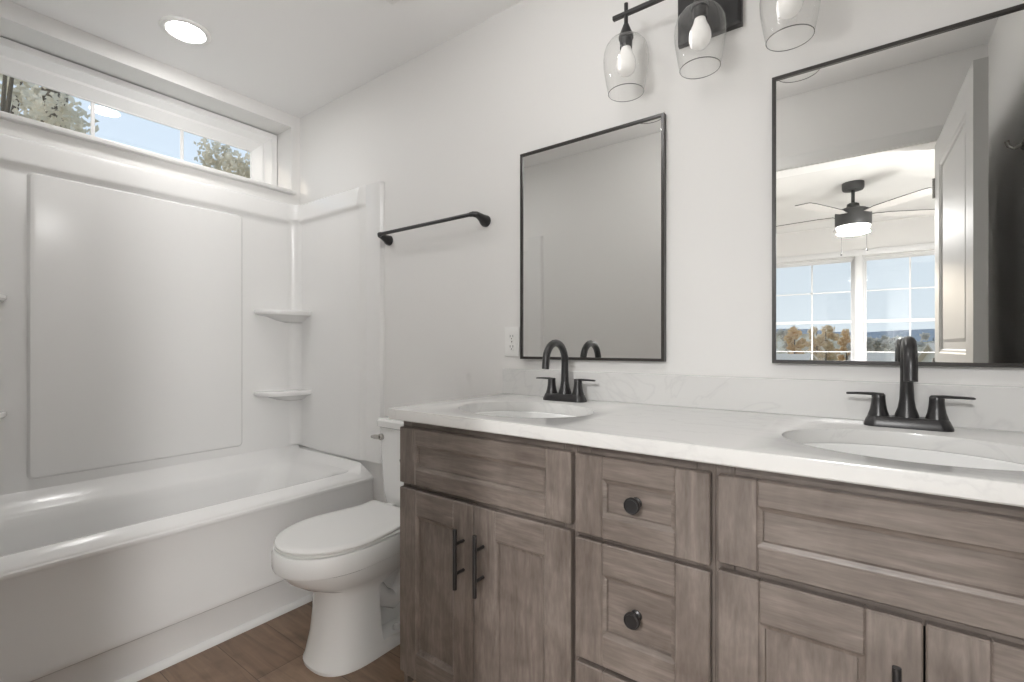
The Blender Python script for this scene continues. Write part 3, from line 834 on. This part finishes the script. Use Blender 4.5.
# ================================================================ DOOR LEAF
dw, dh, dt = .80, 2.03, .035
def door_leaf():
    root = MB(M['door'])
    def face_panels(xs, sg):
        us = (.0, .115, dw - .115, dw); zs = (.01, .21, .90, 1.09, 1.915, dh)
        for i in range(3):
            for j in range(5):
                u0, u1, z0, z1 = us[i], us[i + 1], zs[j], zs[j + 1]
                if i == 1 and j in (1, 3):
                    def rg(k, d): return [(xs - sg * d, u0 + k, z0 + k), (xs - sg * d, u1 - k, z0 + k), (xs - sg * d, u1 - k, z1 - k), (xs - sg * d, u0 + k, z1 - k)]
                    root.loft([rg(0, 0), rg(.006, .004), rg(.014, .005), rg(.018, .011), rg(.045, .011), rg(.058, .006)], False, True, smooth=False)
                else:
                    root.face([(xs, u0, z0), (xs, u1, z0), (xs, u1, z1), (xs, u0, z1)])
    face_panels(-dt, -1); face_panels(0, 1)
    root.face([(-dt, 0, .01), (0, 0, .01), (0, 0, dh), (-dt, 0, dh)]); root.face([(-dt, dw, .01), (0, dw, .01), (0, dw, dh), (-dt, dw, dh)])
    root.face([(-dt, 0, dh), (0, 0, dh), (0, dw, dh), (-dt, dw, dh)]); root.face([(-dt, 0, .01), (0, 0, .01), (0, dw, .01), (-dt, dw, .01)])
    bmesh.ops.remove_doubles(root.bm, verts=root.bm.verts, dist=.0003)
    o = root.build('door_1', kind='structure')
    k = MB(M['black'])
    for sg, x in ((-1, -dt), (1, 0)):
        k.lathe([(.030, 0), (.030, .005), (.012, .010), (.011, .030), (.020, .036), (.027, .048), (.024, .060), (0, .064)], 24, (x, dw - .065, .95), 'x' if sg > 0 else '-x')
    k.build('door_knob', o)
    for z in (.2, 1.02, 1.84):
        MB(M['nickel']).tube([(-dt - .004, -.004, z - .045), (-dt - .004, -.004, z + .045)], .005, 10).build('hinge', o)
    return o
dl_ = door_leaf()
dl_.location = (DX1 + .012, YF + .028, 0); dl_.rotation_euler = (0, 0, math.radians(-1.6))

# ================================================================ BEDROOM (seen in the mirror)
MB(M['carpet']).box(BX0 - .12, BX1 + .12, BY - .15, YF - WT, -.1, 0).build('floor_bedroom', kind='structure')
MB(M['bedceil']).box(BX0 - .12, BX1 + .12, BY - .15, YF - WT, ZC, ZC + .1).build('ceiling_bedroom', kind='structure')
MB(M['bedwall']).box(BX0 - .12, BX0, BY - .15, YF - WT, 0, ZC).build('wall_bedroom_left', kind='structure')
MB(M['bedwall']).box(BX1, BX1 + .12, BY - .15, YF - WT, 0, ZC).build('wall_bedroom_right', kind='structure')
WZ0, WZ1 = .68, 2.10
WINS = ((-.915, -.09), (-.04, .785))
w = MB(M['bedwall'])
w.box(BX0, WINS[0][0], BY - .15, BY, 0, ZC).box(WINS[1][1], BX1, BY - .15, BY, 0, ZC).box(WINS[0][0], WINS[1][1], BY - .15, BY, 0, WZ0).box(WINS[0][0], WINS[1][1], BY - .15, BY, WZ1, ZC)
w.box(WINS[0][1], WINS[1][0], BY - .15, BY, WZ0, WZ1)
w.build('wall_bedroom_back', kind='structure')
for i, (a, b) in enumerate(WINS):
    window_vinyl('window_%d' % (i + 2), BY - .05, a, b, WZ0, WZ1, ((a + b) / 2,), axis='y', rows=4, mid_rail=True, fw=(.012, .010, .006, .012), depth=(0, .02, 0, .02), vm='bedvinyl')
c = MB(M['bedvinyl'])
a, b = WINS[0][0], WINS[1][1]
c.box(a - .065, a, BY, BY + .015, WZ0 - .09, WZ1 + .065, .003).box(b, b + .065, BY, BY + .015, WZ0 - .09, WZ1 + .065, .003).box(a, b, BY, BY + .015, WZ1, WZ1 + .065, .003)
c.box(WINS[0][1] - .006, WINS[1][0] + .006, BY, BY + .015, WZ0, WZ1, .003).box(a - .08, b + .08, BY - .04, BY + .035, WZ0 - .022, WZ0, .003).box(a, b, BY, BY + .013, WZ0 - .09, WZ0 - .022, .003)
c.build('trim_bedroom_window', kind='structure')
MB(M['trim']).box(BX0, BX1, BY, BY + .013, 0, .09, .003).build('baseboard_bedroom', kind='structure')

# ceiling fan
FX, FY = -.085, -3.31
fn = thing('ceiling_fan', 'dark five-blade ceiling fan with light, reflected in the large mirror', 'ceiling fan', (FX, FY, ZC))
MB(M['fanmetal']).lathe([(0, 0), (.076, 0), (.076, -.045), (.070, -.058), (.03, -.062), (0, -.062)], 32).build('canopy', fn)
MB(M['fanmetal']).tube([(0, 0, -.06), (0, 0, -.19)], .013, 16).build('downrod', fn)
m = MB(M['fanmetal'])
m.lathe([(0, -.165), (.03, -.165), (.042, -.172), (.044, -.192), (.055, -.200), (.09, -.212), (.118, -.228), (.124, -.242), (.124, -.345), (.120, -.352), (0, -.352)], 40)
m.build('motor_housing', fn)
MB(M['lampglass']).lathe([(.118, -.351), (.118, -.360), (.110, -.376), (.08, -.390), (0, -.396)], 40).build('light_glass', fn)
for i in range(5):
    a = math.radians(-27 - 72 * i)
    bl = MB(M['fanblade'])
    u = Vector((math.cos(a), math.sin(a), 0)); v = Vector((-math.sin(a), math.cos(a), 0))
    z = -.262
    prof = [(.13, .030), (.20, .045), (.24, .058), (.45, .066), (.60, .068), (.655, .062), (.665, .055)]
    rings = []
    for r, wd in prof:
        c = u * r; tl = .06
        rings.append([c + v * wd + Vector((0, 0, z + wd * tl + .003)), c - v * wd + Vector((0, 0, z - wd * tl + .003)), c - v * wd + Vector((0, 0, z - wd * tl - .003)), c + v * wd + Vector((0, 0, z + wd * tl - .003))])
    bl.use(M['fanmetal']); bl.loft(rings, True, True, smooth=False)
    bl.bm.faces.ensure_lookup_table(); bl.use(M['fanblade'])
    for f in bl.bm.faces:
        f.normal_update()
        if abs(f.normal.z) > .8: f.material_index = bl.mi
    bl.build('blade', fn)
for x, l in ((-.075, .22), (.09, .20)):
    pc = MB(M['fanmetal']); pc.tube([(x, .10, -.345), (x, .10, -.37 - l)], .0015, 6); pc.lathe([(0, -.37 - l + .012), (.004, -.37 - l + .008), (.006, -.37 - l - .006), (0, -.37 - l - .01)], 10, (x, .10, 0)); pc.build('pull_chain', fn)
area('fan_lamp', (FX, FY, ZC - .405), 0.22, FAN_W, (1, 0.99, 0.98))

# added fill lamp, out of view on the bedroom side, lights tub apron and toilet
t = thing('added_fill_floor_lamp', 'added fill lamp, an unseen black stand with white globe in the bedroom beside the bathroom door', 'added fill lamp', (0.98, -1.98, 0))
MB(M['black']).lathe([(0, 0), (.14, 0), (.145, .008), (.135, .02), (.02, .03), (0, .03)], 32).build('base', t)
MB(M['black']).tube([(0, 0, .02), (0, 0, 1.36)], .011, 14).build('pole', t)
MB(M['black']).lathe([(0, 1.33), (.03, 1.335), (.045, 1.36), (.03, 1.375), (0, 1.375)], 24).build('socket', t)
MB(M['fillfloorglobe']).lathe([(.12 * math.sin(PI * i / 16), 1.48 + .12 * math.cos(PI * i / 16)) for i in range(0, 16)], 36).build('lamp_globe', t)

# ================================================================ OUTSIDE
GZ = -3.0
MB(M['grass']).box(-120, 120, -260, 60, GZ - .2, GZ).build('ground', kind='structure')
rnd = random.Random(4)
def hill(name, x0, x1, y, h, seed, m='hill'):
    r = random.Random(seed); mb = MB(M[m]); n = 40
    top, bot, bk = [], [], []
    for i in range(n + 1):
        x = x0 + (x1 - x0) * i / n
        z = h * (.75 + .25 * math.sin(i * .37 + seed) + .10 * math.sin(i * 1.1 + seed * 2)) + r.uniform(-.5, .5)
        top.append((x, y - 8, z)); bot.append((x, y, GZ)); bk.append((x, y - 30, GZ))
    mb.loft([bot, top, bk], False, False, closed=False)
    return mb.build(name, kind='structure')
noise_color(M['slope'], 0.55, [(.35, (.44, .36, .24)), (.5, (.68, .56, .40)), (.65, (.80, .72, .58))], detail=6)
hill('hills', -260, 260, -300, 10, 1)
hill('autumn_hillside', -110, 110, -100, 4.6, 3, 'slope')

def leaf_mat(name, a, b):
    m = mat(name, a, 0.95, spec=0.05)
    noise_color(m, 3.5, [(.35, a), (.62, b)], detail=4)
    N = m.node_tree.nodes; Lk = m.node_tree.links; p = N['Principled BSDF']
    src = p.inputs['Base Color'].links[0].from_socket
    d = N.new('ShaderNodeBsdfDiffuse'); t = N.new('ShaderNodeBsdfTranslucent'); x = N.new('ShaderNodeMixShader'); x.inputs[0].default_value = .5
    Lk.new(src, d.inputs[0]); Lk.new(src, t.inputs[0]); Lk.new(d.outputs[0], x.inputs[1]); Lk.new(t.outputs[0], x.inputs[2])
    Lk.new(x.outputs[0], N['Material Output'].inputs[0]); N.remove(p)
    return m
LEAF = [leaf_mat('autumn_tan_leaves', (.84, .68, .46), (.95, .83, .64)), leaf_mat('grey_brown_twigs', (.66, .62, .56), (.82, .78, .72)), leaf_mat('olive_leaves', (.34, .36, .22), (.48, .48, .32)), leaf_mat('orange_leaves', (.84, .62, .36), (.94, .77, .52)), leaf_mat('pale_dry_leaves', (.70, .63, .50), (.86, .81, .70))]
def tree(label, x, y, h, w, li, seed, group=None, trunk=.12, crown0=.3, dens=1400, leaf=.16, lean=(0, 0), taper=.25):
    r = random.Random(seed)
    t = thing('tree', label, 'tree', (x, y, GZ), group=group)
    tr = MB(M['bark'])
    tr.tube([(0, 0, 0), (lean[0] * .4, lean[1] * .4, h * .4), (lean[0] * .9, lean[1] * .9, h * .9)], [trunk, trunk * .8, trunk * taper], 10)
    tips = []
    for i in range(12):
        a = i * 2.4 + r.uniform(-.3, .3); z = h * r.uniform(max(.15, crown0 - .1), .7); q = r.uniform(.3, .5) * w
        tip = (math.cos(a) * q, math.sin(a) * q, z + h * r.uniform(.1, .25)); tips.append(tip)
        f = z / (h * .9)
        tr.tube([(lean[0] * f, lean[1] * f, z), (math.cos(a) * q * .5, math.sin(a) * q * .5, z + h * .07), tip], [trunk * .22, trunk * .13, trunk * .05], 6)
    tr.build('trunk', t)
    cr = MB(LEAF[li])
    blobs = [(Vector(p), w * r.uniform(.16, .26)) for p in tips] + [(Vector((r.uniform(-.3, .3) * w, r.uniform(-.3, .3) * w, h * (crown0 + (1 - crown0) * r.uniform(.1, .9)))), w * r.uniform(.16, .28)) for _ in range(10)]
    for i in range(dens):
        c, rad = blobs[i % len(blobs)]
        d = Vector((r.gauss(0, 1), r.gauss(0, 1), r.gauss(0, 1))).normalized() * rad * r.uniform(.35, 1.0)
        p = c + d
        u = Vector((r.gauss(0, 1), r.gauss(0, 1), r.gauss(0, 1))).normalized(); v = u.orthogonal().normalized(); k = leaf * r.uniform(.6, 1.3)
        cr.face([p + u * k, p + v * k * .6, p - u * k, p - v * k * .6])
    cr.build('crown', t)
    return t
# seen past the bedroom windows
specs = [(-9.6, -62, 6.5, 1.9, 0), (-6.6, -62, 6.7, 1.9, 3), (-3.6, -62, 6.6, 1.9, 0), (-.6, -62, 6.0, 1.9, 1), (-8.1, -70, 7.0, 2.0, 1), (-5.0, -70, 7.1, 2.0, 0), (-1.9, -70, 6.7, 2.0, 3),
         (2.4, -62, 5.5, 1.9, 1), (5.4, -62, 5.5, 1.9, 1), (8.6, -62, 5.7, 1.9, 0), (4.1, -70, 5.8, 2.0, 1), (7.2, -70, 5.8, 2.0, 1), (1.1, -70, 5.7, 2.0, 1), (7.4, -52, 6.4, 1.3, 2)]
txt = ['tan autumn tree', 'grey-brown bare tree', 'olive green tree', 'orange autumn tree']
for i, (x, y, h, w_, li) in enumerate(specs):
    tree('%s outside the bedroom windows, reflected in the mirror' % txt[li], x, y, h, w_, li, 20 + i, group=txt[li] + 's past the bedroom windows', crown0=.10, leaf=.2, dens=1500)
# seen through the high bathroom window
tree('pale tan tree with a dark trunk outside the left end of the high window', -8.3, -.62, 8.8, 1.7, 4, 5, trunk=.2, crown0=.66, dens=3600, leaf=.045, lean=(0, .66), taper=.62)
tree('pale small-leaved tree outside the right end of the high window', -7.3, 1.75, 7.35, 1.3, 4, 9, trunk=.06, crown0=.70, dens=6500, leaf=.035)

def house(label, x, y, w_, d, h, rh, rz):
    t = thing('house', label, 'house', (x, y, GZ), rz, group=None)
    b = MB(M['siding']); b.box(-w_ / 2, w_ / 2, -d / 2, d / 2, 0, h); b.prism([(-d / 2, h), (d / 2, h), (0, h + rh)], 'x', -w_ / 2, w_ / 2); b.build('walls', t)
    r = MB(M['roof']); o = .35
    for s in (-1, 1):
        r.prism([(0, h + rh + .12), (s * (d / 2 + o), h - rh * o / (d / 2) + .12), (s * (d / 2 + o), h - rh * o / (d / 2) - .02), (0, h + rh - .02)], 'x', -w_ / 2 - o, w_ / 2 + o)
    r.build('roof', t)
    for k in range(3):
        xx = -w_ / 2 + w_ * (k + .5) / 3
        q = MB(M['hwin']); q.box(xx - .45, xx + .45, d / 2 - .02, d / 2 + .03, h - 1.7, h - .5); q.build('window', t)
    return t
house('pale house roof outside the left bedroom window', -6.0, -44, 5, 5, 2.0, 1.35, .35)
house('grey roofed house outside the right bedroom window, in the middle', .9, -49, 3.2, 5, 2.1, 1.45, .1)
house('pale house at the right edge of the bedroom window view', 5.6, -42, 4, 5, 2.6, 1.6, -.3)
